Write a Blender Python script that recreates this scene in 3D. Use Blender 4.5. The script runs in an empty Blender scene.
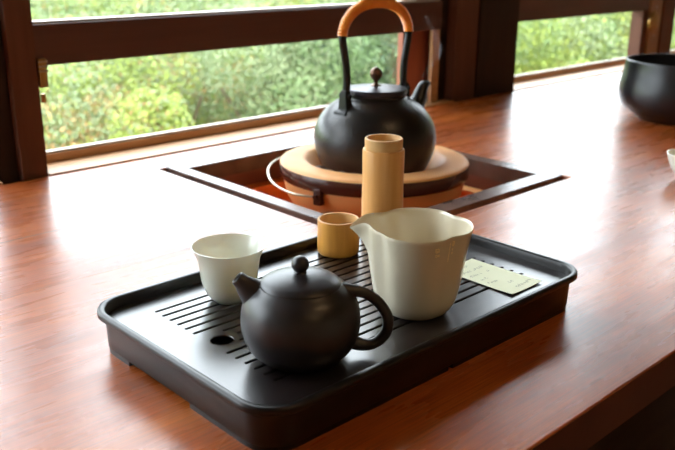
import bpy, bmesh, math, random
from mathutils import Vector, Matrix
C = bpy.context.scene.collection
PI = math.pi
S = bpy.context.scene
S.view_settings.view_transform = 'Standard'
S.view_settings.look = 'None'
S.view_settings.gamma = 1
S.view_settings.exposure = 0.12
S.view_settings.use_curve_mapping = False

# ------------------------------------------------------------------ materials
def mat(name, col, rough=.5, metal=0., spec=.5, coat=0., coat_rough=.1, var=None, scale=10., stretch=(1, 1, 1),
        bump=0., bscale=200., bstretch=None, detail=4, trans=0., sss=0., ior=1.5, dist=.002):
    m = bpy.data.materials.new(name); m.use_nodes = True
    n = m.node_tree.nodes; l = m.node_tree.links; b = n['Principled BSDF']
    b.inputs['Base Color'].default_value = (*col, 1); b.inputs['Roughness'].default_value = rough
    b.inputs['Metallic'].default_value = metal; b.inputs['Specular IOR Level'].default_value = spec
    b.inputs['Coat Weight'].default_value = coat; b.inputs['Coat Roughness'].default_value = coat_rough
    b.inputs['Transmission Weight'].default_value = trans; b.inputs['IOR'].default_value = ior
    if sss:
        b.inputs['Subsurface Weight'].default_value = sss; b.inputs['Subsurface Radius'].default_value = (.01, .008, .006)
        b.inputs['Subsurface Scale'].default_value = .5
    tc = n.new('ShaderNodeTexCoord')
    if var:
        mp = n.new('ShaderNodeMapping'); mp.inputs['Scale'].default_value = stretch; l.new(tc.outputs['Object'], mp.inputs[0])
        t = n.new('ShaderNodeTexNoise'); t.inputs['Scale'].default_value = scale; t.inputs['Detail'].default_value = detail
        l.new(mp.outputs[0], t.inputs['Vector'])
        r = n.new('ShaderNodeValToRGB'); r.color_ramp.elements[0].position = .3; r.color_ramp.elements[1].position = .7
        r.color_ramp.elements[0].color = (*col, 1); r.color_ramp.elements[1].color = (*var, 1)
        l.new(t.outputs[0], r.inputs[0]); l.new(r.outputs[0], b.inputs['Base Color'])
    if bump:
        mp2 = n.new('ShaderNodeMapping'); mp2.inputs['Scale'].default_value = bstretch or (1, 1, 1); l.new(tc.outputs['Object'], mp2.inputs[0])
        t2 = n.new('ShaderNodeTexNoise'); t2.inputs['Scale'].default_value = bscale; t2.inputs['Detail'].default_value = 3
        l.new(mp2.outputs[0], t2.inputs['Vector'])
        bp = n.new('ShaderNodeBump'); bp.inputs['Strength'].default_value = bump; bp.inputs['Distance'].default_value = dist
        l.new(t2.outputs[0], bp.inputs['Height']); l.new(bp.outputs[0], b.inputs['Normal'])
    return m

def table_material(name='table_wood'):
    m = bpy.data.materials.new(name); m.use_nodes = True
    n = m.node_tree.nodes; l = m.node_tree.links; b = n['Principled BSDF']
    b.inputs['Roughness'].default_value = .24
    b.inputs['Specular IOR Level'].default_value = .55; b.inputs['Coat Weight'].default_value = .35; b.inputs['Coat Roughness'].default_value = .42
    tc = n.new('ShaderNodeTexCoord')
    def noise(sc, st, det=5, rough=.6):
        mp = n.new('ShaderNodeMapping'); mp.inputs['Scale'].default_value = st; l.new(tc.outputs['Object'], mp.inputs[0])
        t = n.new('ShaderNodeTexNoise'); t.inputs['Scale'].default_value = sc; t.inputs['Detail'].default_value = det
        t.inputs['Roughness'].default_value = rough; l.new(mp.outputs[0], t.inputs['Vector']); return t
    def ramp(f, stops):
        r = n.new('ShaderNodeValToRGB'); e = r.color_ramp.elements
        e[0].position, e[0].color = stops[0][0], (*stops[0][1], 1); e[1].position, e[1].color = stops[-1][0], (*stops[-1][1], 1)
        for p, c in stops[1:-1]:
            k = e.new(p); k.color = (*c, 1)
        l.new(f, r.inputs[0]); return r
    def math_(op, a, bv=None):
        k = n.new('ShaderNodeMath'); k.operation = op
        for i, v in enumerate((a, bv)):
            if v is None: continue
            if isinstance(v, (int, float)): k.inputs[i].default_value = v
            else: l.new(v, k.inputs[i])
        return k.outputs[0]
    big = noise(3.2, (1, 3.2, 1), 4)
    fine = noise(16, (.7, 30, 1), 5)
    r1 = ramp(big.outputs[0], [(.25, (.24, .050, .008)), (.5, (.48, .108, .016)), (.75, (.70, .205, .032))])
    r2 = ramp(fine.outputs[0], [(.34, (.50, .44, .40)), (.60, (1, 1, 1))])
    mx = n.new('ShaderNodeMix'); mx.data_type = 'RGBA'; mx.blend_type = 'MULTIPLY'; mx.inputs[0].default_value = .8
    l.new(r1.outputs[0], mx.inputs[6]); l.new(r2.outputs[0], mx.inputs[7])
    # seams between the boards
    sep = n.new('ShaderNodeSeparateXYZ'); l.new(tc.outputs['Object'], sep.inputs[0])
    seam = None
    for y, w in ((.898, .0004), (1.087, .0012)):
        k = math_('LESS_THAN', math_('ABSOLUTE', math_('SUBTRACT', sep.outputs[1], y)), w)
        seam = k if seam is None else math_('MAXIMUM', seam, k)
    mx2 = n.new('ShaderNodeMix'); mx2.data_type = 'RGBA'; l.new(seam, mx2.inputs[0])
    l.new(mx.outputs[2], mx2.inputs[6]); mx2.inputs[7].default_value = (.03, .01, .005, 1)
    l.new(mx2.outputs[2], b.inputs['Base Color'])
    ro = ramp(noise(6, (1, 6, 1), 3).outputs[0], [(.3, (.23,) * 3), (.7, (.33,) * 3)])
    rm = math_('MAXIMUM', ro.outputs[0], math_('MULTIPLY', seam, .8)); l.new(rm, b.inputs['Roughness'])
    bn = noise(45, (1, 12, 1), 4)
    h = math_('SUBTRACT', bn.outputs[0], math_('MULTIPLY', seam, 2.0))
    bp = n.new('ShaderNodeBump'); bp.inputs['Strength'].default_value = .25; bp.inputs['Distance'].default_value = .00042
    l.new(h, bp.inputs['Height']); l.new(bp.outputs[0], b.inputs['Normal'])
    return m

def glass_material():
    m = bpy.data.materials.new('window_glass'); m.use_nodes = True
    n = m.node_tree.nodes; l = m.node_tree.links; n.remove(n['Principled BSDF'])
    t = n.new('ShaderNodeBsdfTransparent'); t.inputs[0].default_value = (.97, .985, .97, 1)
    g = n.new('ShaderNodeBsdfGlossy'); g.inputs['Roughness'].default_value = .02
    f = n.new('ShaderNodeLayerWeight'); f.inputs[0].default_value = .5; p = n.new('ShaderNodeMath'); p.operation = 'POWER'; p.inputs[1].default_value = 5
    l.new(f.outputs['Facing'], p.inputs[0])
    k = n.new('ShaderNodeMath'); k.operation = 'MULTIPLY_ADD'; k.inputs[1].default_value = .9; k.inputs[2].default_value = .03
    l.new(p.outputs[0], k.inputs[0])
    mx = n.new('ShaderNodeMixShader'); l.new(k.outputs[0], mx.inputs[0]); l.new(t.outputs[0], mx.inputs[1]); l.new(g.outputs[0], mx.inputs[2])
    l.new(mx.outputs[0], n['Material Output'].inputs[0]); return m

def emit(name, col, s):
    m = bpy.data.materials.new(name); m.use_nodes = True; b = m.node_tree.nodes['Principled BSDF']
    b.inputs['Emission Color'].default_value = (*col, 1); b.inputs['Emission Strength'].default_value = s
    b.inputs['Base Color'].default_value = (*col, 1); return m

M = dict(
    table=table_material(),
    tray=mat('dark_tray', (.006, .005, .005), .28, spec=.36, var=(.010, .007, .007), scale=30, bump=.08, bscale=350, dist=.0003),
    deck=mat('tray_deck', (.012, .009, .010), .25, spec=.68, coat=.4, coat_rough=.3, var=(.020, .014, .014), scale=12, stretch=(1, 8, 1), bump=.1, bscale=120, bstretch=(.3, 6, 1), dist=.0003),
    clay=mat('dark_clay', (.015, .012, .014), .35, spec=.55, var=(.021, .017, .018), scale=60, bump=.12, bscale=700, dist=.0004),
    cream=mat('cream_glaze', (.70, .62, .46), .16, spec=.5, var=(.74, .67, .51), scale=14, coat=.3),
    gold=mat('gold_print', (1, .84, .48), .3, metal=0),
    white=mat('white_porcelain', (.78, .79, .69), .15, spec=.5, coat=.2, sss=.25),
    bamboo=mat('bamboo', (.66, .31, .08), .42, var=(.80, .43, .14), scale=10, stretch=(9, 9, .6), bump=.15, bscale=60, bstretch=(12, 12, .4), dist=.001),
    bamboo2=mat('bamboo_amber', (.58, .25, .04), .38, var=(.74, .35, .06), scale=10, stretch=(10, 10, .6), bump=.15, bscale=60, bstretch=(12, 12, .4), dist=.001),
    bamboo_in=mat('bamboo_cut', (.70, .45, .19), .6, var=(.62, .34, .12), scale=40),
    iron=mat('kettle_iron', (.010, .010, .013), .30, metal=.25, spec=.55, var=(.022, .018, .016), scale=9, stretch=(1, 1, 1.6), bump=.45, bscale=240, dist=.0012),
    iron2=mat('black_iron', (.012, .012, .013), .33, metal=.3, bump=.1, bscale=200),
    knob=mat('bronze_knob', (.11, .055, .035), .3, metal=.7, var=(.19, .10, .07), scale=90),
    lidmat=mat('kettle_lid', (.04, .036, .045), .38, metal=.6, bump=.1, bscale=300),
    rattan=mat('rattan', (.80, .22, .018), .4, var=(.92, .34, .04), scale=80, spec=.5),
    clayrim=mat('pale_earthenware', (.92, .43, .15), .55, var=(.95, .52, .21), scale=9, bump=.1, bscale=160),
    claybody=mat('orange_earthenware', (.80, .30, .085), .55, var=(.86, .38, .13), scale=10, bump=.1, bscale=160),
    glaze=mat('brown_glaze', (.055, .014, .009), .18, var=(.08, .02, .012), scale=20),
    steel=mat('brass_wire', (.50, .43, .33), .3, metal=1),
    copper=mat('copper_sheet', (.95, .27, .05), .42, metal=.2, var=(.80, .19, .03), scale=6, bump=.2, bscale=20),
    frame=mat('hearth_frame_wood', (.10, .055, .045), .24, spec=.65, var=(.22, .13, .10), scale=14, stretch=(1, 1, 1), bump=.1, bscale=80),
    inner=mat('hearth_inner_wood', (.19, .055, .03), .4, var=(.13, .035, .02), scale=10, bump=.1, bscale=50),
    ash=mat('ash', (.42, .38, .34), .95, var=(.52, .48, .44), scale=60, bump=.5, bscale=90),
    coal=mat('charcoal', (.05, .03, .022), .8, var=(.16, .09, .06), scale=80, bump=.6, bscale=120),
    ember=emit('ember', (1, .18, .03), 3),
    dpost=mat('dark_post_wood', (.022, .012, .010), .6, spec=.25, var=(.034, .017, .012), scale=8, stretch=(6, 6, .5), bump=.1, bscale=60),
    bpost=mat('brown_post_wood', (.11, .046, .030), .6, spec=.25, var=(.15, .064, .042), scale=8, stretch=(6, 6, .5), bump=.1, bscale=60),
    rail=mat('rail_wood', (.080, .027, .019), .42, var=(.11, .038, .026), scale=8, stretch=(.5, 6, 6)),
    redpanel=mat('red_brown_panel', (.46, .14, .08), .5, var=(.36, .10, .06), scale=6, stretch=(3, 3, .5)),
    sill=mat('pale_sill_wood', (.52, .27, .12), .42, var=(.64, .37, .18), scale=8, stretch=(.5, 8, 8), bump=.1, bscale=60),
    alu=mat('pale_metal_strip', (.48, .40, .32), .45, metal=.3),
    glass=glass_material(),
    paper=mat('pale_green_paper', (.80, .84, .60), .7, var=(.83, .87, .64), scale=12),
    ink=mat('grey_ink', (.33, .36, .26), .8),
    bowl=mat('black_glaze', (.010, .010, .012), .3, spec=.5, bump=.08, bscale=150),
    plaster=mat('wall_plaster', (.50, .40, .28), .9, var=(.46, .36, .25), scale=5, bump=.1, bscale=80),
    ceil=mat('ceiling_boards', (.30, .17, .09), .7, var=(.24, .13, .07), scale=4, stretch=(.5, 8, 1)),
    floor=mat('floor_boards', (.16, .085, .045), .4, var=(.11, .055, .03), scale=5, stretch=(.5, 9, 1)),
    brass=mat('old_brass', (.45, .27, .10), .35, metal=1),
    bark=mat('bark', (.12, .08, .05), .9, bump=.5, bscale=40),
    soil=mat('grassy_ground', (.10, .16, .04), .95, var=(.22, .27, .07), scale=3, bump=.4, bscale=15),
    lamp=emit('lamp_paper', (1, .66, .34), 13),
)
def leafmat(name, a, b):
    m = mat(name, a, .55, var=b, scale=1.7, detail=3)
    return m
LEAF = {k: leafmat('leaf_' + k, a, b) for k, a, b in (
    ('green', (.075, .14, .040), (.14, .21, .065)), ('pale', (.16, .21, .095), (.23, .28, .13)),
    ('lime', (.20, .27, .035), (.29, .35, .055)), ('deep', (.030, .065, .025), (.06, .10, .035)),
    ('amber', (.33, .23, .07), (.34, .17, .06)))}

# ------------------------------------------------------------------ helpers
def tag(o, label=None, cat=None, group=None, kind=None):
    if label: o['label'] = label
    if cat: o['category'] = cat
    if group: o['group'] = group
    if kind: o['kind'] = kind
    return o
def root(name, loc, label, cat, group=None, rot=None):
    o = bpy.data.objects.new(name, None); C.objects.link(o); o.location = loc; o.empty_display_size = .05
    if rot: o.rotation_euler = rot
    return tag(o, label, cat, group)
def obj(name, bm, m, parent=None, smooth=True, angle=40, loc=None, rot=None):
    me = bpy.data.meshes.new(name)
    bmesh.ops.remove_doubles(bm, verts=bm.verts, dist=1e-6)
    bmesh.ops.recalc_face_normals(bm, faces=bm.faces)
    if smooth:
        for f in bm.faces: f.smooth = True
        for e in bm.edges:
            if len(e.link_faces) == 2 and e.calc_face_angle(0) > math.radians(angle): e.smooth = False
    bm.to_mesh(me); bm.free()
    for k in (m if isinstance(m, (list, tuple)) else [m]): me.materials.append(k)
    o = bpy.data.objects.new(name, me); C.objects.link(o); o.parent = parent
    if loc: o.location = loc
    if rot: o.rotation_euler = rot
    return o
def BM(): return bmesh.new()
def box(bm, x0, x1, y0, y1, z0, z1, bev=0):
    r = bmesh.ops.create_cube(bm, size=1)
    vs = r['verts']
    for v in vs:
        v.co = Vector(((x0 + x1) / 2 + v.co.x * (x1 - x0), (y0 + y1) / 2 + v.co.y * (y1 - y0), (z0 + z1) / 2 + v.co.z * (z1 - z0)))
    if bev:
        es = list({e for v in vs for e in v.link_edges})
        bmesh.ops.bevel(bm, geom=es, offset=bev, segments=2, affect='EDGES', profile=.7)
    return bm
def smoothprof(p, n=4):
    """Catmull-Rom through 2-D/3-D points"""
    p = [Vector(q) for q in p]; out = []
    for i in range(len(p) - 1):
        a = p[max(i - 1, 0)]; b = p[i]; c = p[i + 1]; d = p[min(i + 2, len(p) - 1)]
        for k in range(n):
            t = k / n
            out.append(.5 * ((2 * b) + (c - a) * t + (2 * a - 5 * b + 4 * c - d) * t * t + (3 * b - a - 3 * c + d) * t ** 3))
    out.append(p[-1]); return out
def lathe(bm, prof, seg=64, fn=None):
    """prof = [(r,z)...]; fn(theta, r, z) -> (x,y,z)"""
    rings = []
    for r, z in prof:
        if r < 1e-5: rings.append([bm.verts.new((0, 0, z))]); continue
        ring = []
        for k in range(seg):
            a = 2 * PI * k / seg
            ring.append(bm.verts.new(fn(a, r, z) if fn else (r * math.cos(a), r * math.sin(a), z)))
        rings.append(ring)
    for A, B in zip(rings, rings[1:]):
        if len(A) == 1 and len(B) == 1: continue
        for k in range(seg):
            j = (k + 1) % seg
            if len(A) == 1: bm.faces.new((A[0], B[k], B[j]))
            elif len(B) == 1: bm.faces.new((A[k], A[j], B[0]))
            else: bm.faces.new((A[k], A[j], B[j], B[k]))
    return bm
def tube(bm, pts, rad, seg=14, caps=True, flat=1.0):
    pts = [Vector(p) for p in pts]; n = len(pts)
    if isinstance(rad, (int, float)): rad = [rad] * n
    t0 = (pts[1] - pts[0]).normalized()
    up = Vector((0, 0, 1)) if abs(t0.z) < .9 else Vector((0, 1, 0))
    nrm = (up - t0 * up.dot(t0)).normalized(); rings = []
    for i in range(n):
        t = (pts[min(i + 1, n - 1)] - pts[max(i - 1, 0)]).normalized()
        nrm = (nrm - t * nrm.dot(t)).normalized(); bi = t.cross(nrm)
        rings.append([bm.verts.new(pts[i] + (nrm * math.cos(2 * PI * k / seg) + bi * flat * math.sin(2 * PI * k / seg)) * rad[i]) for k in range(seg)])
    for A, B in zip(rings, rings[1:]):
        for k in range(seg):
            j = (k + 1) % seg; bm.faces.new((A[k], A[j], B[j], B[k]))
    if caps:
        bm.faces.new(rings[0][::-1]); bm.faces.new(rings[-1])
    return bm
def interp(vals, n):
    out = []
    m = len(vals) - 1
    for i in range(n):
        t = i / (n - 1) * m; k = min(int(t), m - 1); out.append(vals[k] * (1 - (t - k)) + vals[k + 1] * (t - k))
    return out
def flat_shape(name, loops, z0, z1, m, parent=None, bevel=0, fix=None):
    """a slab with holes: loops[0] outer, the others holes"""
    cu = bpy.data.curves.new('tmp', 'CURVE'); cu.dimensions = '2D'; cu.fill_mode = 'BOTH'
    for lp in loops:
        s = cu.splines.new('POLY'); s.points.add(len(lp) - 1)
        for p, (x, y) in zip(s.points, lp): p.co = (x, y, 0, 1)
        s.use_cyclic_u = True
    cu.extrude = (z1 - z0) / 2 - bevel; cu.bevel_depth = bevel; cu.bevel_resolution = 1
    t = bpy.data.objects.new('tmp', cu); C.objects.link(t)
    bpy.context.view_layer.update()
    me = bpy.data.meshes.new_from_object(t.evaluated_get(bpy.context.evaluated_depsgraph_get()))
    bpy.data.objects.remove(t)
    bm = BM(); bm.from_mesh(me); bpy.data.meshes.remove(me)
    for v in bm.verts: v.co.z += (z0 + z1) / 2
    if fix: fix(bm)
    for f in bm.faces: f.material_index = 0
    return obj(name, bm, m, parent, smooth=False)
def rrect(x0, x1, y0, y1, r, n=10):
    o = []
    for cx, cy, a0 in ((x1 - r, y1 - r, 0), (x0 + r, y1 - r, 90), (x0 + r, y0 + r, 180), (x1 - r, y0 + r, 270)):
        for k in range(n + 1):
            a = math.radians(a0 + 90 * k / n); o.append((cx + r * math.cos(a), cy + r * math.sin(a)))
    return o
def rect(x0, x1, y0, y1): return [(x0, y0), (x1, y0), (x1, y1), (x0, y1)]
def loft_loops(bm, loops, closed_bottom=False, closed_top=False):
    R = [[bm.verts.new(p) for p in lp] for lp in loops]; n = len(R[0])
    for A, B in zip(R, R[1:]):
        for k in range(n):
            j = (k + 1) % n; bm.faces.new((A[k], A[j], B[j], B[k]))
    if closed_bottom: bm.faces.new(R[0][::-1])
    if closed_top: bm.faces.new(R[-1])
    return R

# ------------------------------------------------------------------ camera
cam = bpy.data.cameras.new('camera'); co = bpy.data.objects.new('camera', cam); C.objects.link(co)
cam.sensor_width = 36; cam.lens = 831.33 * 36 / 675; cam.clip_start = .02; cam.clip_end = 200
right = Vector((.72794, -.68561, .00664)); down = Vector((-.21302, -.23535, -.94828)); fwd = Vector((.65171, .68888, -.31737))
co.matrix_world = Matrix(((right.x, -down.x, -fwd.x, 0), (right.y, -down.y, -fwd.y, 0), (right.z, -down.z, -fwd.z, .385), (0, 0, 0, 1)))
cam.dof.use_dof = True; cam.dof.focus_distance = .88; cam.dof.aperture_fstop = 8
S.camera = co

# ------------------------------------------------------------------ table and sunken hearth
FY = 1.372
T = root('table', (1.2, .85, -.70), 'long glossy red-brown wooden table with a square hearth opening', 'table')
TL = Vector((-1.2, -.85, .70))
def undercut(bm):
    for v in bm.verts:
        if v.co.y < .33 and v.co.z < -.03: v.co.y += .095
        elif v.co.y < .33 and v.co.z < -.0015: v.co.y += .002
top = flat_shape('tabletop', [rrect(-1.0, 3.4, .3165, FY, .002, 2), [(.768, .750), (1.287, .750), (1.287, 1.292), (.768, 1.292)]], -.055, 0, M['table'], T, bevel=.003, fix=undercut)
top.location = TL
bm = BM()
for x0, x1, y0, y1 in ((-.93, 3.3, .40, .43), (-.93, 3.3, 1.30, 1.33)): box(bm, x0, x1, y0, y1, -.16, -.056)
ap = obj('apron', bm, M['inner'], T, smooth=False); ap.location = TL
for x, y in ((-.9, .415), (3.25, .415), (-.9, 1.31), (3.25, 1.31)):
    o = obj('leg', box(BM(), x - .035, x + .035, y - .035, y + .035, -.70, -.056, .004), M['inner'], T, smooth=False); o.location = TL

HX, HY = 1.03, 1.03
hearth = root('sunken_hearth', (HX, HY, -.20), 'square sunken hearth with polished dark frame and orange copper lining', 'hearth')
HL = Vector((-HX, -HY, .20))
ox0, ox1, oy0, oy1 = .787, 1.2862, .770, 1.291
ix0, ix1, iy0, iy1 = .813, 1.253, .806, 1.257
def rail(name, pts):
    bm = BM(); a = [bm.verts.new((x, y, -.030)) for x, y in pts]; b = [bm.verts.new((x, y, 0.0)) for x, y in pts]
    bm.faces.new(a[::-1]); bm.faces.new(b)
    for k in range(4): bm.faces.new((a[k], a[(k + 1) % 4], b[(k + 1) % 4], b[k]))
    bmesh.ops.bevel(bm, geom=[e for e in bm.edges if abs(e.verts[0].co.z) < 1e-6 and abs(e.verts[1].co.z) < 1e-6], offset=.0012, segments=2, affect='EDGES')
    o = obj(name, bm, M['frame'], hearth, smooth=False); o.location = HL
rail('frame_rail', [(ox0, oy0), (ox1, oy0), (ix1, iy0), (ix0, iy0)])
rail('frame_rail', [(ox0, oy1), (ox0, oy0), (ix0, iy0), (ix0, iy1)])
rail('frame_rail', [(ox1, oy1), (ox0, oy1), (ix0, iy1), (ix1, iy1)])
rail('frame_rail', [(ox1, oy0), (ox1, oy1), (ix1, iy1), (ix1, iy0)])
bm = BM()
w = .012
for a in ((ix0 - w, ix0, iy0 - w, iy1 + w), (ix1, ix1 + w, iy0 - w, iy1 + w), (ix0, ix1, iy0 - w, iy0), (ix0, ix1, iy1, iy1 + w)):
    box(bm, *a, -.058, -.030)
o = obj('inner_wall', bm, M['inner'], hearth, smooth=False); o.location = HL
o = obj('ledge', box(BM(), ix1 - .026, ix1 - .001, iy0 + .001, iy1 - .001, -.0584, -.054, .001), M['clayrim'], hearth, smooth=False); o.location = HL; o['label'] = 'pale ledge strip on the right inner side'
# groove floor and sides beneath the gap round the frame
bm = BM()
box(bm, .762, .801, .745, 1.297, -.052, -.030); box(bm, .762, 1.292, .745, .794, -.052, -.0301)
o = obj('groove_bed', bm, M['dpost'], hearth, smooth=False); o.location = HL
# copper liner: flange, walls and floor
bm = BM(); fl = .022
def L4(x0, x1, y0, y1, z): return [(x0, y0, z), (x1, y0, z), (x1, y1, z), (x0, y1, z)]
loft_loops(bm, [L4(ix0 - .01, ix1 + .01, iy0 - .01, iy1 + .01, -.060), L4(ix0 - .01, ix1 + .01, iy0 - .01, iy1 + .01, -.0585),
                L4(ix0 + fl, ix1 - fl, iy0 + fl, iy1 - fl, -.0585), L4(ix0 + fl + .002, ix1 - fl - .002, iy0 + fl + .002, iy1 - fl - .002, -.062),
                L4(ix0 + fl + .01, ix1 - fl - .01, iy0 + fl + .01, iy1 - fl - .01, -.165)], closed_top=True)
o = obj('copper_lining', bm, M['copper'], hearth, smooth=False); o.location = HL; o['label'] = 'bright orange copper lining'
o = obj('hearth_box', box(BM(), ix0 - .012, ix1 + .012, iy0 - .012, iy1 + .012, -.20, -.175), M['inner'], hearth, smooth=False); o.location = HL

# ------------------------------------------------------------------ brazier
TILT = (math.radians(-.5), math.radians(.45), 0)
BX, BY = 1.038, 1.003
br = root('clay_brazier', (BX, BY, -.163), 'round pale clay brazier with dark brown band sitting in the hearth', 'brazier', rot=TILT)
zb = .163
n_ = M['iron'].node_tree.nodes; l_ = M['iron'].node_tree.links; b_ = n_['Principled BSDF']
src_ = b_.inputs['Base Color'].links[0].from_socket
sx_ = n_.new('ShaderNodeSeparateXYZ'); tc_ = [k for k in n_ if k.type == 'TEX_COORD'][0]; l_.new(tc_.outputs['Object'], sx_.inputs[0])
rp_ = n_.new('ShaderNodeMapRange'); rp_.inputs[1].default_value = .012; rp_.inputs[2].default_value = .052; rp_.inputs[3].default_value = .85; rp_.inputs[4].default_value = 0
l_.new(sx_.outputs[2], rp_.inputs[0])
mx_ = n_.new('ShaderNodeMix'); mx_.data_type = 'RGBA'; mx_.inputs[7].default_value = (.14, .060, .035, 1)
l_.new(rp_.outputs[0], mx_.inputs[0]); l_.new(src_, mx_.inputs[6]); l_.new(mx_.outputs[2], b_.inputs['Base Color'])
body = [(0, -.155), (.10, -.163), (.108, -.160), (.112, -.13), (.118, -.10), (.130, -.075), (.146, -.050), (.157, -.028), (.161, -.008), (.161, .003), (.157, .006), (.135, .004),
        (.128, -.02), (.118, -.05), (.10, -.07), (0, -.075)]
obj('body', lathe(BM(), [(r, z + zb) for r, z in body], 72), M['claybody'], br)
band = [(.158, .001), (.1665, .001), (.1685, .004), (.1685, .020), (.1675, .0245), (.158, .0245)]
o = obj('glaze_band', lathe(BM(), [(r, z + zb) for r, z in band], 96), M['glaze'], br, angle=60); o['label'] = 'glossy dark brown band'
rim = [(.108, -.012), (.100, -.004), (.101, .002), (.110, .012), (.1185, .0245), (.125, .0295), (.130, .0302), (.150, .030), (.160, .0295), (.1655, .0275), (.1675, .0246), (.158, .0244), (.145, .004), (.125, -.010)]
obj('rim_plate', lathe(BM(), [(r, z + zb) for r, z in rim], 96), M['clayrim'], br, angle=70)
for a in (-128, -8, 112):
    bm = BM(); box(bm, .062, .112, -.010, .010, -.030, -.001, .004)
    for v in bm.verts: v.co.z += zb
    o = obj('pot_support', bm, M['clayrim'], br, rot=(0, 0, math.radians(a)))
def latdep(l, d, z): # lateral / depth as seen from the tea side, about the brazier axis
    return Vector((l * .695 + d * .719, -l * .719 + d * .695, z))
for l, d in ((-.090, -.1385), (-.090, .1385)):
    a = math.atan2(latdep(l, d, 0).y, latdep(l, d, 0).x)
    bm = BM(); box(bm, .158, .1712, -.0070, .0070, -.020 + zb, .008 + zb, .002)
    tube(bm, [(.165, 0, -.005 + zb), (.177, 0, -.005 + zb)], .004, 12)
    o = obj('handle_bracket', bm, M['glaze'], br, rot=(0, 0, a))
p0 = latdep(-.095, -.1455, -.005 + zb); p3 = latdep(-.095, .1455, -.005 + zb)
pts = smoothprof([p0, latdep(-.128, -.134, -.004 + zb), latdep(-.158, -.106, -.001 + zb), latdep(-.180, -.060, .002 + zb), latdep(-.190, .0, .006 + zb), latdep(-.182, .055, .008 + zb),
                  latdep(-.160, .102, .006 + zb), latdep(-.130, .132, -.002 + zb), p3], 6)
o = obj('bail_handle', tube(BM(), pts, .0020, 10), M['steel'], br); o['label'] = 'thin pale metal wire handle'
# vent in the lower wall: solid arch coloured dark for the hollow's shade
a = math.atan2(latdep(-.070, -.13, 0).y, latdep(-.070, -.13, 0).x)
bm = BM()
outl = [(-.016, -.060), (.016, -.060), (.017, -.048), (.010, -.038), (0, -.034), (-.010, -.038), (-.017, -.048)]
A = [bm.verts.new((.1265 + (z + .07) * .60, y, z + zb)) for y, z in outl]; B = [bm.verts.new((.142 + (z + .07) * .60, y * 1.1, z + zb)) for y, z in outl]
bm.faces.new(B); bm.faces.new(A[::-1])
for k in range(7): bm.faces.new((A[k], A[(k + 1) % 7], B[(k + 1) % 7], B[k]))
obj('vent_shade', bm, M['glaze'], br, rot=(0, 0, a), smooth=False)
o = obj('ash_bed', lathe(BM(), [(0, -.035 + zb), (.05, -.036 + zb), (.10, -.044 + zb), (.118, -.052 + zb), (.10, -.071 + zb), (0, -.074 + zb)], 40), M['ash'], br)

# charcoal pieces round the kettle base
random.seed(5)
def lump(name, p, s, m, label, seed, grp='charcoal pieces round the kettle base', flat=.7):
    rnd = random.Random(seed); bm = BM(); bmesh.ops.create_icosphere(bm, subdivisions=2, radius=1)
    for v in bm.verts:
        v.co *= 1 + rnd.uniform(-.16, .16); v.co = Vector((v.co.x * s * 1.3, v.co.y * s, v.co.z * s * flat))
    o = obj(name, bm, m, angle=25); o.location = p; o.rotation_euler = (0, 0, rnd.uniform(0, 3)); return tag(o, label, 'charcoal', grp)
for i, (l, d, lab) in enumerate(((-.088, -.053, 'charcoal lump showing furthest left under the kettle'), (-.073, -.076, 'charcoal lump second from the left below the kettle base'),
                                 (-.052, -.090, 'charcoal lump in the middle of the row below the kettle'), (-.030, -.099, 'charcoal lump just left of the tall bamboo tube, below the kettle'),)):
    q = latdep(l * 1.06, d * 1.06, .019)
    lump('charcoal_lump', (BX + q.x, BY + q.y, q.z + .003), .0085, M['coal'], lab, i + 3)

# ------------------------------------------------------------------ kettle
ke = root('iron_kettle', (BX, BY, .001), 'round black iron kettle with an orange rattan-wrapped handle, on the clay brazier', 'kettle', rot=TILT)
prof = smoothprof([(.070, .0), (.086, .005), (.096, .022), (.1045, .044), (.1078, .065), (.1052, .084), (.0975, .102), (.084, .119), (.067, .131), (.055, .137)], 4)
prof = [(0, .0)] + [(v.x, v.y) for v in prof] + [(.0535, .1385), (.0535, .142), (.050, .142), (.050, .130), (0, .128)]
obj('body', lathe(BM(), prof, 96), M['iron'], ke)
lid = obj('lid', lathe(BM(), [(0, .142), (.052, .142), (.0545, .1435), (.0550, .150), (.0535, .1525), (.050, .1530), (.030, .1548), (.014, .156), (0, .1562)], 72), M['lidmat'], ke)
obj('knob', lathe(BM(), [(0, .155), (.0095, .155), (.0095, .157), (.005, .1585), (.0032, .161), (.0036, .164), (.0075, .168), (.0108, .1735), (.0112, .178), (.0092, .183), (.005, .1866), (.002, .188), (0, .1885)], 32), M['knob'], lid)
sp = smoothprof([(.078, 0, .085), (.098, 0, .102), (.112, 0, .119), (.1185, 0, .134), (.1265, 0, .1435), (.1400, 0, .1475)], 4)
obj('spout', tube(BM(), sp, interp([.026, .0205, .0145, .0112, .0098, .0050], len(sp)), 20), M['iron'], ke)
for s in (-1, 1):
    bm = BM()
    V_ = []
    for z_, hw_, ri, ro in ((.116, .0150, .070, .0885), (.121, .0140, .064, .0865), (.1235, .0105, .064, .0805), (.140, .0090, .066, .0800), (.151, .0080, .0665, .0800), (.156, .0050, .068, .0785)):
        V_.append([(s * ri, -hw_, z_), (s * ro, -hw_, z_), (s * ro, hw_, z_), (s * ri, hw_, z_)])
    loft_loops(bm, V_, True, True)
    bmesh.ops.bevel(bm, geom=list(bm.edges), offset=.0012, segments=2, affect='EDGES')
    tube(bm, [(s * .073, -.0125, .146), (s * .073, .0125, .146)], .0036, 12)
    obj('handle_bracket', bm, M['iron2'], ke)
half = [(.0725, .132), (.0712, .150), (.0700, .172), (.0718, .195), (.0770, .220), (.0805, .240), (.0775, .258), (.066, .2745), (.048, .2865), (.025, .2935), (0, .2955)]
path = [(-x, 0, z) for x, z in half] + [(x, 0, z) for x, z in half[::-1][1:]]
P = smoothprof(path, 8)
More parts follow.
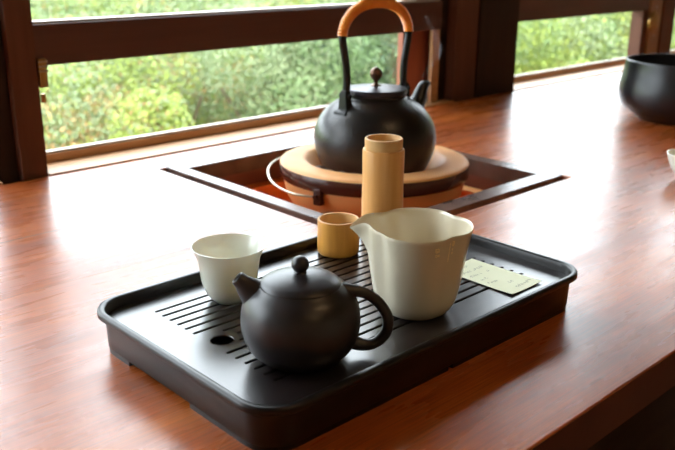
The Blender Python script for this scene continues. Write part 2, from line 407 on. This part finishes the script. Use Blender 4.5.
h = obj('handle', tube(BM(), P, .0066, 14), M['iron2'], ke)
Q = [p for p in P if p.z > .243]
Qs = smoothprof([Q[i] for i in range(0, len(Q), 3)] + [Q[-1]], 40)
acc = [0.]
for a, b in zip(Qs, Qs[1:]): acc.append(acc[-1] + (b - a).length)
Qd = []; nR = 200; j = 0
for i in range(nR + 1):
    t = acc[-1] * i / nR
    while j < len(acc) - 2 and acc[j + 1] < t: j += 1
    f_ = (t - acc[j]) / max(acc[j + 1] - acc[j], 1e-9); Qd.append(Qs[j].lerp(Qs[j + 1], f_))
rad = [.0082 + .0009 * math.cos(i * 1.5708) for i in range(len(Qd))]
rw = obj('rattan_wrap', tube(BM(), Qd, rad, 16), M['rattan'], h, angle=80); rw['label'] = 'ribbed orange rattan binding'
Qt = [p + Vector((0, -.002, .0088)) for p in Q if abs(p.x) < .040]
Qtd = smoothprof(Qt, 5)
obj('binding_strip', tube(BM(), [p + Vector((0, .0015 * math.sin(i * 1.2), 0)) for i, p in enumerate(Qtd)], [.0016 + .0004 * math.sin(i * 1.7) for i in range(len(Qtd))], 8), M['rattan'], h)

# ------------------------------------------------------------------ tray
x0, x1, y0, y1 = .339, .803, .4355, .727
cx, cy = (x0 + x1) / 2, (y0 + y1) / 2
tr = root('tea_tray', (cx, cy, 0), 'black slotted rectangular tea tray with rounded corners on the table', 'tray')
CR = .037
def ring(inset, z, n=10):
    return [(x - cx, y - cy, z) for x, y in rrect(x0 + inset, x1 - inset, y0 + inset, y1 - inset, CR - inset * .8, n)]
bm = BM()
P_ = [(.012, .0042), (.0090, .0042), (.0078, .0055), (.0068, .034), (.0062, .0375), (.0010, .0378), (.0, .0388), (.0, .0430), (.0007, .0444), (.002, .045), (.0052, .045), (.0066, .0444), (.0073, .0432),
      (.0080, .034), (.0085, .0100)]
loft_loops(bm, [ring(a, z) for a, z in P_] + [ring(.0086, .0095)], closed_top=True)
Rb = [v for v in bm.verts if abs(v.co.z - .0065) < 1e-6]
R2 = loft_loops(bm, [ring(.012, .0042), ring(.013, .0042)], closed_top=True)
obj('basin', bm, M['tray'], tr, angle=50)
# four corner feet following the rounded corners
N = len(rrect(0, 1, 0, 1, .1, 10)) // 4
for ci in range(4):
    bm = BM(); sec = []
    L = [rrect(x0 + i_, x1 - i_, y0 + i_, y1 - i_, CR - i_ * .8, 10)[ci * 11:(ci + 1) * 11] for i_ in (.0084, .0175)]
    # lengthen both ends along the straight sides
    def ext(lp, d0, d1):
        lp = [Vector((*p, 0)) for p in lp]
        a = (lp[0] - lp[1]).normalized(); b = (lp[-1] - lp[-2]).normalized()
        a = Vector((round(a.x), round(a.y), 0)); b = Vector((round(b.x), round(b.y), 0))
        return [lp[0] + a * d0] + lp + [lp[-1] + b * d1]
    dx, dy = (.095, .030), (.030, .095)
    d0, d1 = ((.030, .095), (.095, .030), (.030, .095), (.095, .030))[ci]
    if ci == 1: d1 = .030
    if ci == 2: d0, d1 = .080, .19
    if ci == 3: d0 = .19
    o_, i_ = ext(L[0], d0, d1), ext(L[1], d0, d1)
    vo0 = [bm.verts.new((p.x - cx, p.y - cy, .0)) for p in o_]; vo1 = [bm.verts.new((p.x - cx, p.y - cy, .0060)) for p in o_]
    vi0 = [bm.verts.new((p.x - cx, p.y - cy, .0)) for p in i_]; vi1 = [bm.verts.new((p.x - cx, p.y - cy, .0060)) for p in i_]
    n_ = len(vo0)
    for k in range(n_ - 1):
        for A, B in ((vo0, vo1), (vo1, vi1), (vi1, vi0), (vi0, vo0)): bm.faces.new((A[k], A[k + 1], B[k + 1], B[k]))
    bm.faces.new((vo0[0], vo1[0], vi1[0], vi0[0])); bm.faces.new((vo0[-1], vi0[-1], vi1[-1], vo1[-1]))
    obj('foot', bm, M['tray'], tr, angle=50)
loops = [[(x - cx, y - cy) for x, y in rrect(x0 + .0083, x1 - .0083, y0 + .0083, y1 - .0083, CR - .0066, 10)]]
HCX, HCY, HR = .407, .587, .0112
loops.append([(HCX - cx + HR * math.cos(2 * PI * k / 32), HCY - cy + HR * math.sin(2 * PI * k / 32)) for k in range(32)])
for k in range(15):
    y = .6837 - .01352 * k; xs = .396; xe = .757
    if k == 6: xs = .421
    if k == 7: xs = .428
    if k == 8: xs = .421
    hw = .0021; lp = []
    for s, xc in ((1, xe), (-1, xs)):
        for j in range(7):
            a = -PI / 2 + PI * j / 6
            lp.append((xc - cx + s * hw * math.cos(a), y - cy + s * hw * math.sin(a)))
    loops.append(lp)
dk = flat_shape('slotted_deck', loops, .0305, .0340, M['deck'], tr); dk['label'] = 'flat deck with fifteen long drain slots and a round hole'

# ------------------------------------------------------------------ teapot
def dirs(c):
    n_ = Vector((c[0], c[1], 0)).normalized(); return Vector((n_.y, -n_.x, 0)), n_
TP = (.4405, .5124)
tp = root('clay_teapot', (*TP, .034), 'small dark brown clay teapot with ball-knobbed lid on the black tray', 'teapot')
lat, dep = dirs(TP); ang = math.atan2(lat.y, lat.x)
rotz = (0, 0, ang)
pr = smoothprof([(.0255, .0015), (.036, .0030), (.0465, .0125), (.0522, .0265), (.0532, .040), (.0510, .0530), (.0455, .0630), (.0385, .0693), (.0368, .0708)], 5)
obj('body', lathe(BM(), [(0, .001), (.022, .001), (.0235, 0), (.0255, 0)] + [(v.x, v.y) for v in pr] + [(.0355, .0710), (.034, .069), (0, .068)], 80), M['clay'], tp)
pl = smoothprof([(.0362, .0708), (.0355, .0724), (.031, .0755), (.022, .0787), (.012, .0808), (.006, .0815)], 4)
ld = obj('lid', lathe(BM(), [(0, .0690), (.0355, .0702)] + [(v.x, v.y) for v in pl] + [(0, .0817)], 72), M['clay'], tp)
obj('knob', lathe(BM(), [(0, .0805), (.0062, .0812), (.0048, .0828)] + [(.0079 * math.sin(a), .0890 - .0076 * math.cos(a)) for a in [.75 + i * (PI - .75) / 12 for i in range(13)]], 32), M['clay'], ld)
pts = smoothprof([(-.022, 0, .047), (-.0345, 0, .0570), (-.0440, 0, .0655), (-.0510, 0, .0728), (-.0552, 0, .0768)], 5)
bm = tube(BM(), pts, interp([.0240, .0185, .0120, .0075, .0061], len(pts)), 24, caps=False)
# inner bore
pi_ = [p.copy() for p in pts[-6:]][::-1]
tube(bm, pi_, interp([.0050, .0048], len(pi_)), 24, caps=False)
obj('spout', bm, M['clay'], tp, rot=rotz)
bm = BM()
a_, b_ = pts[-1], pts[-2]; t_ = (a_ - b_).normalized(); n1 = Vector((0, 1, 0)); n2 = t_.cross(n1)
r1 = [bm.verts.new(a_ + (n1 * math.cos(k * PI / 12) + n2 * math.sin(k * PI / 12)) * .0062) for k in range(24)]
r2 = [bm.verts.new(a_ + t_ * .0005 + (n1 * math.cos(k * PI / 12) + n2 * math.sin(k * PI / 12)) * .0056) for k in range(24)]
r3 = [bm.verts.new(a_ + (n1 * math.cos(k * PI / 12) + n2 * math.sin(k * PI / 12)) * .0050) for k in range(24)]
r4 = [bm.verts.new(a_ - t_ * .010 + (n1 * math.cos(k * PI / 12) + n2 * math.sin(k * PI / 12)) * .0048) for k in range(24)]
for A, B in ((r1, r2), (r2, r3), (r3, r4)):
    for k in range(24): bm.faces.new((A[k], A[(k + 1) % 24], B[(k + 1) % 24], B[k]))
bm.faces.new(r4)
obj('spout_lip', bm, M['clay'], tp, rot=rotz)
pts = smoothprof([(.034, 0, .0640), (.0440, 0, .0635), (.0565, 0, .0612), (.0690, 0, .0520), (.0775, 0, .0375), (.0770, 0, .0235), (.0680, 0, .0130), (.0565, 0, .0105), (.0420, 0, .0150)], 6)
obj('handle', tube(BM(), pts, interp([.0075, .0060, .0050, .0049, .0050, .0050, .0050, .0055, .0075], len(pts)), 18), M['clay'], tp, rot=rotz)

# ------------------------------------------------------------------ pitcher
PC = (.594, .512)
pt = root('cream_pitcher', (*PC, .034), 'cream glazed lobed fairness pitcher with a pinched spout, beside the dark teapot', 'pitcher')
HP = .0915
def lobe(a, r, z):
    d = math.degrees(a)
    ph = ((d + 5 + 45) % 90) - 45
    t = max(0, min(1, z / HP))
    m = .105 * math.exp(-(ph / 15) ** 2) * (t ** .4)
    rr_ = r * (1 - m); zz = z
    ds = ((d - 132 + 180) % 360) - 180
    g = math.exp(-(ds / 11) ** 2); g2 = math.exp(-(ds / 24) ** 2)
    s = max(0, (t - .62) / .38) ** 1.8
    rr_ += s * (.0135 * g) ; zz += s * (.0085 * g2 - .0140 * g)
    if abs(abs(ds) - 22) < 14: rr_ -= s * .003 * (1 - abs(abs(ds) - 22) / 14)
    return (rr_ * math.cos(a), rr_ * math.sin(a), zz)
op = smoothprof([(.0275, .0), (.0340, .0035), (.0415, .0160), (.0465, .0420), (.0503, .0690), (.0545, .0905)], 5)
ip = smoothprof([(.0530, .0912), (.0485, .0690), (.0445, .0420), (.0390, .0180), (.0300, .0070), (.0, .0055)], 5)
prof = [(0, .002), (.0245, .002), (.0255, 0)] + [(v.x, v.y) for v in op] + [(.0541, .0917)] + [(max(v.x, 0), v.y) for v in ip]
body = obj('body', lathe(BM(), prof, 160, lobe), M['cream'], pt, angle=70)
def on_wall(deg, z, off):
    z -= .034; r = None
    for a, b in zip(op, op[1:]):
        if a.y <= z <= b.y: r = a.x + (b.x - a.x) * (z - a.y) / (b.y - a.y)
    p = lobe(math.radians(deg), r, z); k = 1 + off / r
    return Vector((p[0] * k, p[1] * k, p[2]))
def stroke(bm, d0, z0, d1, z1, w, fn=on_wall):
    N_ = 4; A = []; horiz = abs(d1 - d0) * .9e-3 > abs(z1 - z0)
    for k in range(N_ + 1):
        t = k / N_; d = d0 + (d1 - d0) * t; z = z0 + (z1 - z0) * t
        if horiz: A.append([(d, z - w / 2), (d, z + w / 2)])
        else: wd = w / .05 * 57.3 / 2; A.append([(d - wd, z), (d + wd, z)])
    V = [[[bm.verts.new(fn(d, z, off)) for d, z in row] for row in A] for off in (.00005, .00035)]
    for k in range(N_):
        bm.faces.new((V[1][k][0], V[1][k + 1][0], V[1][k + 1][1], V[1][k][1]))
        for s in (0, 1): bm.faces.new((V[0][k][s], V[0][k + 1][s], V[1][k + 1][s], V[1][k][s]))
    for k in (0, N_): bm.faces.new((V[0][k][0], V[0][k][1], V[1][k][1], V[1][k][0]))
def mark(name, S_):
    bm = BM()
    for s in S_: stroke(bm, *s)
    o = obj(name, bm, M['gold'], body, smooth=False); return o
# two short characters
mark('gold_character', [(-120.0, .1172, -115.2, .1172, .0007), (-120, .1150, -115.0, .1150, .0008), (-119.6, .1182, -119.6, .1140, .0009), (-117.3, .1187, -117.3, .1145, .0007), (-115.6, .1174, -115.6, .1148, .0007), (-119, .1134, -115.4, .1140, .0008)])
mark('gold_character', [(-119.8, .1108, -117.8, .1112, .0009), (-119.6, .1092, -117.9, .1094, .0007), (-116.7, .1116, -116.7, .1090, .0008), (-115.2, .1116, -115.2, .1090, .0008), (-116.9, .1102, -115.0, .1102, .0006)])
# the larger column and the fine column beside it
mark('gold_character', [(-95.6, .1207, -92.2, .1207, .0008), (-95.2, .1218, -95.2, .1168, .0008), (-92.6, .1212, -92.6, .1172, .0007), (-95.6, .1190, -92.0, .1190, .0008), (-94.0, .1182, -94.0, .1158, .0009), (-95.2, .1162, -92.4, .1166, .0008)])
mark('gold_character', [(-94.6, .1128, -93.2, .1130, .0009), (-94.2, .1118, -93.4, .1116, .0009)])
mark('gold_character', [(-94.4, .1090, -92.8, .1092, .0010), (-94.0, .1076, -93.0, .1080, .0009), (-93.6, .1094, -93.6, .1072, .0006)])
fine = []
rnd = random.Random(4); z = .1200
while z > .1005:
    fine.append((-99.6, z, -98.0, z + rnd.uniform(-.0002, .0002), .0005)); fine.append((-99 + rnd.uniform(-.4, .4), z + .0003, -99, z - .0008, .0004)); z -= .0016
mark('gold_fine_print', fine)

# ------------------------------------------------------------------ cups
def cup(name, loc, prof, m, label, cat='cup'):
    o = obj(name, lathe(BM(), prof, 72), m, angle=60); o.location = loc; return tag(o, label, cat)
po = smoothprof([(.0165, .0), (.0180, .0015), (.0235, .0075), (.0285, .0200), (.0305, .0330), (.0325, .0460), (.0378, .0592)], 5)
pin = smoothprof([(.0370, .0594), (.0312, .0460), (.0290, .0330), (.0270, .0210), (.0210, .0100), (.0, .0065)], 5)
cup('tea_cup', (.4705, .6605, .034), [(0, .002), (.0145, .002), (.0150, 0)] + [(v.x, v.y) for v in po] + [(max(v.x, 0), v.y) for v in pin], M['white'], 'small pale porcelain tea cup with flared rim at the left back of the tray')
k = cup('tea_bowl', (1.426, .606, 0), [(0, .003), (.016, .003), (.0165, 0), (.0185, 0), (.0190, .004), (.028, .014), (.0355, .028), (.0412, .0455), (.0400, .0455), (.034, .029), (.026, .016), (.014, .009), (0, .008)], M['white'],
        'white porcelain cup cut off by the right edge of the photo')
# short bamboo cup
bc = root('bamboo_cup', (.650, .6855, .034), 'short amber bamboo cup standing on the tray behind the teapot', 'cup')
obj('wall', lathe(BM(), [(0, .001), (.021, .0), (.0235, .0010), (.0250, .0035), (.0253, .012), (.0250, .0425), (.0244, .0432), (.0236, .0430)], 64), M['bamboo2'], bc)
o = obj('hollow', lathe(BM(), [(.0238, .0432), (.0222, .0431), (.0218, .040), (.0215, .008), (.0, .006)], 64), M['bamboo_in'], bc); o['label'] = 'paler cut bamboo inside'
# tall bamboo tube with a stepped neck
bt = root('bamboo_tube', (.733, .6925, .034), 'tall slim bamboo tube with stepped neck standing behind the cream pitcher', 'container')
obj('wall', lathe(BM(), [(0, .0005), (.0225, .0), (.0250, .0015), (.0262, .004), (.0262, .045), (.0259, .075), (.0262, .1125), (.0256, .1142), (.0236, .1146)], 64), M['bamboo'], bt)
o = obj('neck', lathe(BM(), [(.0236, .110), (.0236, .1272), (.0228, .1280), (.0208, .1280), (.0203, .1265), (.0200, .05), (.018, .012), (0, .010)], 64), M['bamboo_in'], bt); o['label'] = 'paler narrow neck with open mouth'

# ------------------------------------------------------------------ big black bowl
prof = smoothprof([(.088, .0), (.094, .006), (.116, .020), (.134, .040), (.1405, .062), (.1385, .088), (.1335, .115), (.1315, .136)], 4)
pin = smoothprof([(.1265, .1372), (.128, .115), (.133, .088), (.134, .062), (.127, .042), (.108, .024), (.06, .014), (0, .012)], 4)
bw = cup('black_bowl', (1.9397, .8721, 0), [(0, .002), (.084, .002), (.085, .0)] + [(v.x, v.y) for v in prof] + [(.1310, .1385), (.1290, .1392), (.1272, .1388)] + [(max(v.x, 0), v.y) for v in pin], M['bowl'],
         'large round matt black bowl on the far right of the table', 'bowl')

# ------------------------------------------------------------------ note card
nt = root('note_card', (.7225, .512, .0342), 'pale green handwritten paper note lying on the right of the tray', 'note')
bm = BM(); NX, NY = 8, 14
def nz(x, y): return .0006 + .0010 * max(0, (-y - .02) / .03) ** 2 + .0008 * (x / .027) ** 2
W_, H_ = .0275, .0485
g0 = [[bm.verts.new((-W_ + 2 * W_ * i / NX, -H_ + 2 * H_ * j / NY, nz(-W_ + 2 * W_ * i / NX, -H_ + 2 * H_ * j / NY))) for i in range(NX + 1)] for j in range(NY + 1)]
g1 = [[bm.verts.new(v.co - Vector((0, 0, .0004))) for v in r] for r in g0]
for j in range(NY):
    for i in range(NX):
        bm.faces.new((g0[j][i], g0[j][i + 1], g0[j + 1][i + 1], g0[j + 1][i])); bm.faces.new((g1[j][i], g1[j + 1][i], g1[j + 1][i + 1], g1[j][i + 1]))
for j in range(NY):
    for i in (0, NX): bm.faces.new((g0[j][i], g0[j + 1][i], g1[j + 1][i], g1[j][i]))
for i in range(NX):
    for j in (0, NY): bm.faces.new((g0[j][i], g0[j][i + 1], g1[j][i + 1], g1[j][i]))
obj('sheet', bm, M['paper'], nt, angle=60)
rnd = random.Random(11); bm = BM()
def ink(x0_, y0_, x1_, y1_, w=.0003):
    d = Vector((x1_ - x0_, y1_ - y0_, 0)); n_ = Vector((-d.y, d.x, 0)).normalized() * w
    q = [(x0_, y0_), (x1_, y1_)]; vs = []
    for (x, y), s in ((q[0], 1), (q[1], 1), (q[1], -1), (q[0], -1)):
        vs.append(bm.verts.new((x + n_.x * s, y + n_.y * s, nz(x, y) + .00015)))
    bm.faces.new(vs)
for row, (xa, xb, dens) in enumerate(((-.006, .021, 1), (-.004, .010, .8), (-.020, -.004, .6), (-.018, .0, .5), (-.022, .010, .9), (-.020, .016, .9), (-.021, .004, .8))):
    y = -.0375 + row * .0125; x = xa
    while x < xb:
        if rnd.random() < dens:
            for s in range(4):
                ax, ay = x + rnd.uniform(0, .0024), y + rnd.uniform(-.0016, .0016)
                if rnd.random() < .5: ink(ax, ay, ax + .0022, ay + rnd.uniform(-.0004, .0004))
                else: ink(ax, ay, ax + rnd.uniform(-.0004, .0004), ay + .0022)
        x += .0038
o = obj('handwriting', bm, M['ink'], nt, smooth=False); o['label'] = 'faint grey handwritten strokes'

# ------------------------------------------------------------------ windows, posts and room
WY = 1.385
def strip(name, a, m, parent=None, bev=.002):
    return obj(name, box(BM(), *a, bev), m, parent, smooth=False)
def st(name, parent=None):
    o = bpy.data.objects.new(name, None); C.objects.link(o); o.parent = parent; o['kind'] = 'structure'; return o
TOPZ = 1.15
def window(name, xa, xb, sill_h=.0235):
    w = st(name)
    strip('sill_board', (xa, xb, FY + .001, WY + .090, -.06, .003), M['sill'], w, .0015)
    strip('window_frame', (xa, xb, WY + .066, WY + .090, .003, sill_h - .004), M['sill'], w, .0015)
    strip('metal_strip', (xa, xb, WY + .070, WY + .086, sill_h - .004, sill_h), M['alu'], w, .001)
    strip('pane', (xa, xb, WY + .076, WY + .080, sill_h, TOPZ), M['glass'], w, 0)
    return w
w1 = window('window_1', .604, 1.72, .0225)
w2 = window('window_2', 1.984, 2.93, .021)
w3 = window('window_3', 2.936, 4.2, .021)
w0 = window('window_4', -1.5, .520)
for w, xa, xb in ((w1, .604, 1.668), (w2, 1.98, 2.75), (w3, 2.93, 4.2), (w0, -1.5, .520)):
    strip('cross_rail', (xa, xb, WY + .0, WY + .045, .189, .258), M['rail'], w, .002)
    strip('rail_strip', (xa, xb, WY + .008, WY + .040, .258, .262), M['alu'], w, .0005)
def post(name, xa, xb, ya, yb, m, z0=-.70, z1=1.75, bev=.003):
    o = strip(name, (xa, xb, ya, yb, z0, z1), m, None, bev); o['kind'] = 'structure'; return o
post('trim_1', .557, .6035, WY - .006, WY + .05, M['bpost'], -.06)
post('trim_2', .520, .557, WY + .010, WY + .05, M['dpost'], -.06)
post('trim_3', 1.580, 1.695, WY + .050, WY + .068, M['redpanel'], .003, 1.15)
post('trim_4', 1.645, 1.674, WY + .008, WY + .018, M['sill'], .003, .189)
post('trim_5', 1.674, 1.716, WY + .02, WY + .044, M['dpost'])
post('trim_6', 1.716, 1.808, WY - .008, WY + .10, M['bpost'])
post('trim_7', 1.808, 1.982, WY - .013, WY + .14, M['dpost'])
post('trim_8', 2.730, 2.765, WY + .006, WY + .05, M['bpost'], -.06)
post('trim_9', 2.765, 2.845, WY - .002, WY + .05, mat('mid_brown_wood', (.30, .16, .085), .4, var=(.38, .21, .11), scale=8, stretch=(6, 6, .5)), -.06)
post('trim_10', 2.845, 2.935, WY - .008, WY + .08, M['bpost'])
# catch on the left stile
ct = root('window_catch', (.6035, WY - .004, .160), 'small ribbed metal window catch on the left stile below the rail', 'catch')
bm = BM(); box(bm, .0005, .014, -.008, .004, -.006, .042, .001); obj('plate', bm, M['brass'], ct, smooth=False)
for i in range(3):
    obj('rib', box(BM(), -.001, .015, -.0105, -.007, .020 + i * .008, .0235 + i * .008, .0006), M['alu'], ct, smooth=False)
obj('bolt', lathe(BM(), [(0, 0), (.004, 0), (.0045, .002), (.0045, .012), (.004, .015), (0, .015)], 20), M['brass'], ct, loc=(.005, -.002, -.032))
# crescent latch on the right stile
lt = root('crescent_latch', (2.765, WY - .004, .150), 'old brass crescent latch on the stile right of the far window', 'latch')
bm = lathe(BM(), [(0, 0), (.026, 0), (.028, .003), (.026, .007), (.012, .010), (0, .010)], 28)
o = obj('plate', bm, M['brass'], lt, rot=(PI / 2, 0, 0)); o.location = (.028, .001, .0)
pts = [(.012 + .034 * math.cos(a), -.010, .034 * math.sin(a)) for a in [PI * .45 + i * PI * 1.05 / 14 for i in range(15)]]
obj('crescent', tube(BM(), pts, interp([.003, .0055, .007, .0055, .003], 15), 12), M['brass'], lt)
for z in (.048, -.048): obj('screw', lathe(BM(), [(0, .004), (.004, .003), (.0055, 0), (0, 0)], 16), M['alu'], lt, loc=(.030, -.001, z), rot=(PI / 2, 0, 0))

def wall(name, a, m):
    o = obj(name, box(BM(), *a), m, None, smooth=False); o['kind'] = 'structure'; return o
X0, X1, Y0, FZ, CZ = -1.9, 4.6, -2.6, -.70, 1.75
wall('floor', (X0, X1, Y0, WY + .15, FZ - .05, FZ), M['floor'])
wall('ceiling', (X0 - .1, X1 + .1, Y0 - .1, WY + .75, CZ, CZ + .1), M['ceil'])
wall('wall_back', (X0 - .1, X1 + .1, Y0 - .1, Y0, FZ, CZ), M['plaster'])
wall('wall_left', (X0 - .1, X0, Y0, WY + .15, FZ, CZ), M['plaster'])
wall('wall_right', (X1, X1 + .1, Y0, WY + .15, FZ, CZ), M['plaster'])
wall('wall_front', (X0, X1, WY - .01, WY + .15, FZ, -.062), M['plaster'])
wall('wall_front_top', (X0, X1, WY + .005, WY + .15, TOPZ, CZ), M['plaster'])
wall('wall_front_left', (X0, -1.5, WY + .005, WY + .15, -.062, TOPZ), M['plaster'])
wall('wall_front_right', (4.2, X1, WY + .005, WY + .15, -.062, TOPZ), M['plaster'])
# paper ceiling lamps behind and above the tea side
for i, (x, y, lab) in enumerate(((.9, -.5, 'round warm paper ceiling lamp nearest the window'), (.1, -1.5, 'round warm paper ceiling lamp further from the window'))):
    lp = root('ceiling_lamp', (x, y, CZ - .12), lab, 'lamp', 'paper ceiling lamps')
    obj('lamp_shade', lathe(BM(), [(0, 0), (.09, .01), (.15, .04), (.16, .07), (.13, .10), (.02, .115)], 40), M['lamp'], lp)
    obj('canopy', lathe(BM(), [(0, .113), (.05, .113), (.05, .12), (0, .12)], 24), M['iron2'], lp)

# ------------------------------------------------------------------ garden
def leafmesh(name, n, seed, mats, leaf=.018):
    rnd = random.Random(seed); vs = []; fs = []; mi = []
    blobs = [(Vector((rnd.gauss(0, .27), rnd.gauss(0, .27), rnd.uniform(-.6, .5))), rnd.uniform(.25, .42)) for _ in range(16)]
    tone = [rnd.choices(range(len(mats)), [4, 3, 2.4][:len(mats)])[0] for _ in blobs]
    for i in range(n):
        c, r = blobs[rnd.randrange(16)]
        d = Vector((rnd.gauss(0, 1), rnd.gauss(0, 1), rnd.gauss(0, 1))).normalized()
        p = c + d * r * rnd.uniform(.75, 1.04)
        a = (d + Vector((rnd.gauss(0, .6), rnd.gauss(0, .6), rnd.gauss(0, .6) + .3))).normalized()
        u = a.cross(Vector((rnd.gauss(0, 1), rnd.gauss(0, 1), rnd.gauss(0, 1)))).normalized(); w = a.cross(u)
        s = leaf * rnd.uniform(.6, 1.3); k = len(vs)
        vs += [p - u * s, p - w * s * .45 + a * s * .1, p + u * s, p + w * s * .45 + a * s * .1]
        fs.append((k, k + 1, k + 2, k + 3)); mi.append(tone[blobs.index((c, r))] if rnd.random() < .72 else rnd.choices(range(len(mats)), [5, 3, 1.2][:len(mats)])[0])
    me = bpy.data.meshes.new(name); me.from_pydata([tuple(v) for v in vs], [], fs)
    for m in mats: me.materials.append(m)
    for p, i in zip(me.polygons, mi): p.material_index = i
    return me
V = [leafmesh('leaves_a', 24000, 1, [LEAF['green'], LEAF['pale'], LEAF['deep']]),
     leafmesh('leaves_b', 24000, 2, [LEAF['pale'], LEAF['lime'], LEAF['amber']]),
     leafmesh('leaves_c', 24000, 3, [LEAF['lime'], LEAF['pale'], LEAF['green']]),
     leafmesh('leaves_d', 24000, 4, [LEAF['deep'], LEAF['green'], LEAF['pale']])]
def stem_bm():
    bm = BM(); tube(bm, [(0, 0, -1.6), (.02, .01, -.8), (0, .03, 0)], [.06, .05, .03], 8)
    for a in range(5):
        q = a * 1.26; tube(bm, [(0, 0, -.8), (.2 * math.cos(q), .2 * math.sin(q), -.3), (.45 * math.cos(q), .45 * math.sin(q), .1)], [.03, .02, .01], 6)
    return bm
stem0 = obj('stem', stem_bm(), M['bark']); stem_me = stem0.data; bpy.data.objects.remove(stem0)
def polar(px_az, dist): a = math.radians(px_az); return dist * math.cos(a), dist * math.sin(a)
def shrub(az, dist, z, s, v, label, sz=1., seed=0, name='garden_shrub', grp='shrubs outside the windows'):
    x, y = polar(az, dist)
    r = root(name, (x, y, z), label, 'shrub', grp); r.rotation_euler = (0, 0, seed * 1.7); r.scale = (s, s, s * sz)
    f = bpy.data.objects.new('foliage', V[v]); C.objects.link(f); f.parent = r
    t = bpy.data.objects.new('stem', stem_me); C.objects.link(t); t.parent = r
SH = [ # azimuth, distance, height, size, kind, label
    (65.5, 5.6, -.75, .90, 1, 'yellow-tinged shrub seen through glass right of the leftmost window stile'),
    (58.0, 6.2, -.70, .95, 1, 'amber and green shrub outside the left window, second from the stile'),
    (50.5, 5.9, -.65, .95, 0, 'rounded pale green shrub outside the left window, left of the kettle'),
    (44.0, 6.8, -.55, .95, 3, 'darker green shrub seen just left of the kettle and in its handle loop'),
    (34.5, 7.0, -.65, .95, 2, 'bright lime shrub at the left end of the right-hand window'),
    (28.5, 8.0, -.60, 1.1, 2, 'bright lime shrub at the right end of the right-hand window'),
    (22.0, 8.8, -.55, 1.2, 2, 'lime shrub showing in the narrow gap at the right edge of the photo'),
]
for i, (az, d, z, s, v, lab) in enumerate(SH): shrub(az, d, z, s, v, lab, seed=i + 1)
# the uncountable thicket behind, one mass
rnd = random.Random(9); bm_pts = []
src = [V[0], V[1], V[2], V[3]]
tvs, tfs, tmi = [], [], []
mats = [LEAF['green'], LEAF['pale'], LEAF['lime'], LEAF['deep'], LEAF['amber']]
idx = {m.name: i for i, m in enumerate(mats)}
def add_mass(me, loc, s, rz, every=2):
    k = 0; c, sn = math.cos(rz), math.sin(rz)
    for p in me.polygons:
        k += 1
        if k % every: continue
        b = len(tvs)
        for vi in p.vertices:
            q = me.vertices[vi].co; tvs.append(((q.x * c - q.y * sn) * s + loc[0], (q.x * sn + q.y * c) * s + loc[1], q.z * s + loc[2]))
        tfs.append((b, b + 1, b + 2, b + 3)); tmi.append(idx[me.materials[p.material_index].name])
for j, (d, z, s) in enumerate(((8.8, -.85, 1.3), (11.0, -.55, 1.5), (13.5, -.45, 1.7))):
    az = 14.
    while az < 82:
        dd = d * (1.0 if az > 40 else 1.2) + rnd.uniform(-.5, .5); x, y = polar(az + rnd.uniform(-1, 1), dd)
        v = rnd.choice((2, 2, 2, 1, 0)) if az < 38 else rnd.choice((0, 1, 1, 2, 3))
        add_mass(V[v], (x, y, z + rnd.uniform(-.25, .25)), s, rnd.uniform(0, 6), 3); az += 6.2
me = bpy.data.meshes.new('thicket'); me.from_pydata(tvs, [], tfs)
for m in mats: me.materials.append(m)
for p, i in zip(me.polygons, tmi): p.material_index = i
o = bpy.data.objects.new('hillside_thicket', me); C.objects.link(o)
tag(o, 'blurred green thicket of leaves covering the hillside outside the windows', 'foliage', kind='stuff')
# ground
bm = BM(); N1 = 40; G = []
for j in range(N1 + 1):
    row = []
    for i in range(N1 + 1):
        x = -12 + 40 * i / N1; y = WY + .16 + 22 * j / N1
        d = math.hypot(x, y); z = -1.75 + .10 * math.sin(x * 1.3) * math.cos(y) + max(0, d - 7) * .16
        row.append(bm.verts.new((x, y, z)))
    G.append(row)
for j in range(N1):
    for i in range(N1): bm.faces.new((G[j][i], G[j][i + 1], G[j + 1][i + 1], G[j + 1][i]))
o = obj('garden_ground', bm, M['soil']); o['kind'] = 'structure'

# ------------------------------------------------------------------ steam
m = bpy.data.materials.new('steam'); m.use_nodes = True; n = m.node_tree.nodes; n.remove(n['Principled BSDF'])
vs_ = n.new('ShaderNodeVolumeScatter'); vs_.inputs['Density'].default_value = 5; vs_.inputs['Color'].default_value = (.95, .97, 1, 1)
m.node_tree.links.new(vs_.outputs[0], n['Material Output'].inputs['Volume'])
pts = smoothprof([(1.162, 1.006, .156), (1.167, 1.000, .172), (1.178, .992, .192), (1.182, .985, .210), (1.176, .990, .232), (1.168, .998, .256), (1.160, 1.004, .27)], 5)
o = obj('steam_wisp', tube(BM(), pts, interp([.002, .004, .007, .0085, .006, .004, .002], len(pts)), 12), m)
tag(o, 'faint wisp of steam rising from the kettle spout', 'steam', kind='stuff')

# ------------------------------------------------------------------ light
w = bpy.data.worlds.new('world'); S.world = w; w.use_nodes = True
bg = w.node_tree.nodes['Background']; bg.inputs[0].default_value = (.84, .91, 1, 1); bg.inputs[1].default_value = 8.8
sun = bpy.data.lights.new('sun', 'SUN'); sun.energy = 2.0; sun.angle = math.radians(3); sun.color = (1, .95, .82)
so = bpy.data.objects.new('sun', sun); C.objects.link(so)
so.rotation_euler = Vector((.35, .75, -1.05)).to_track_quat('-Z', 'Y').to_euler()
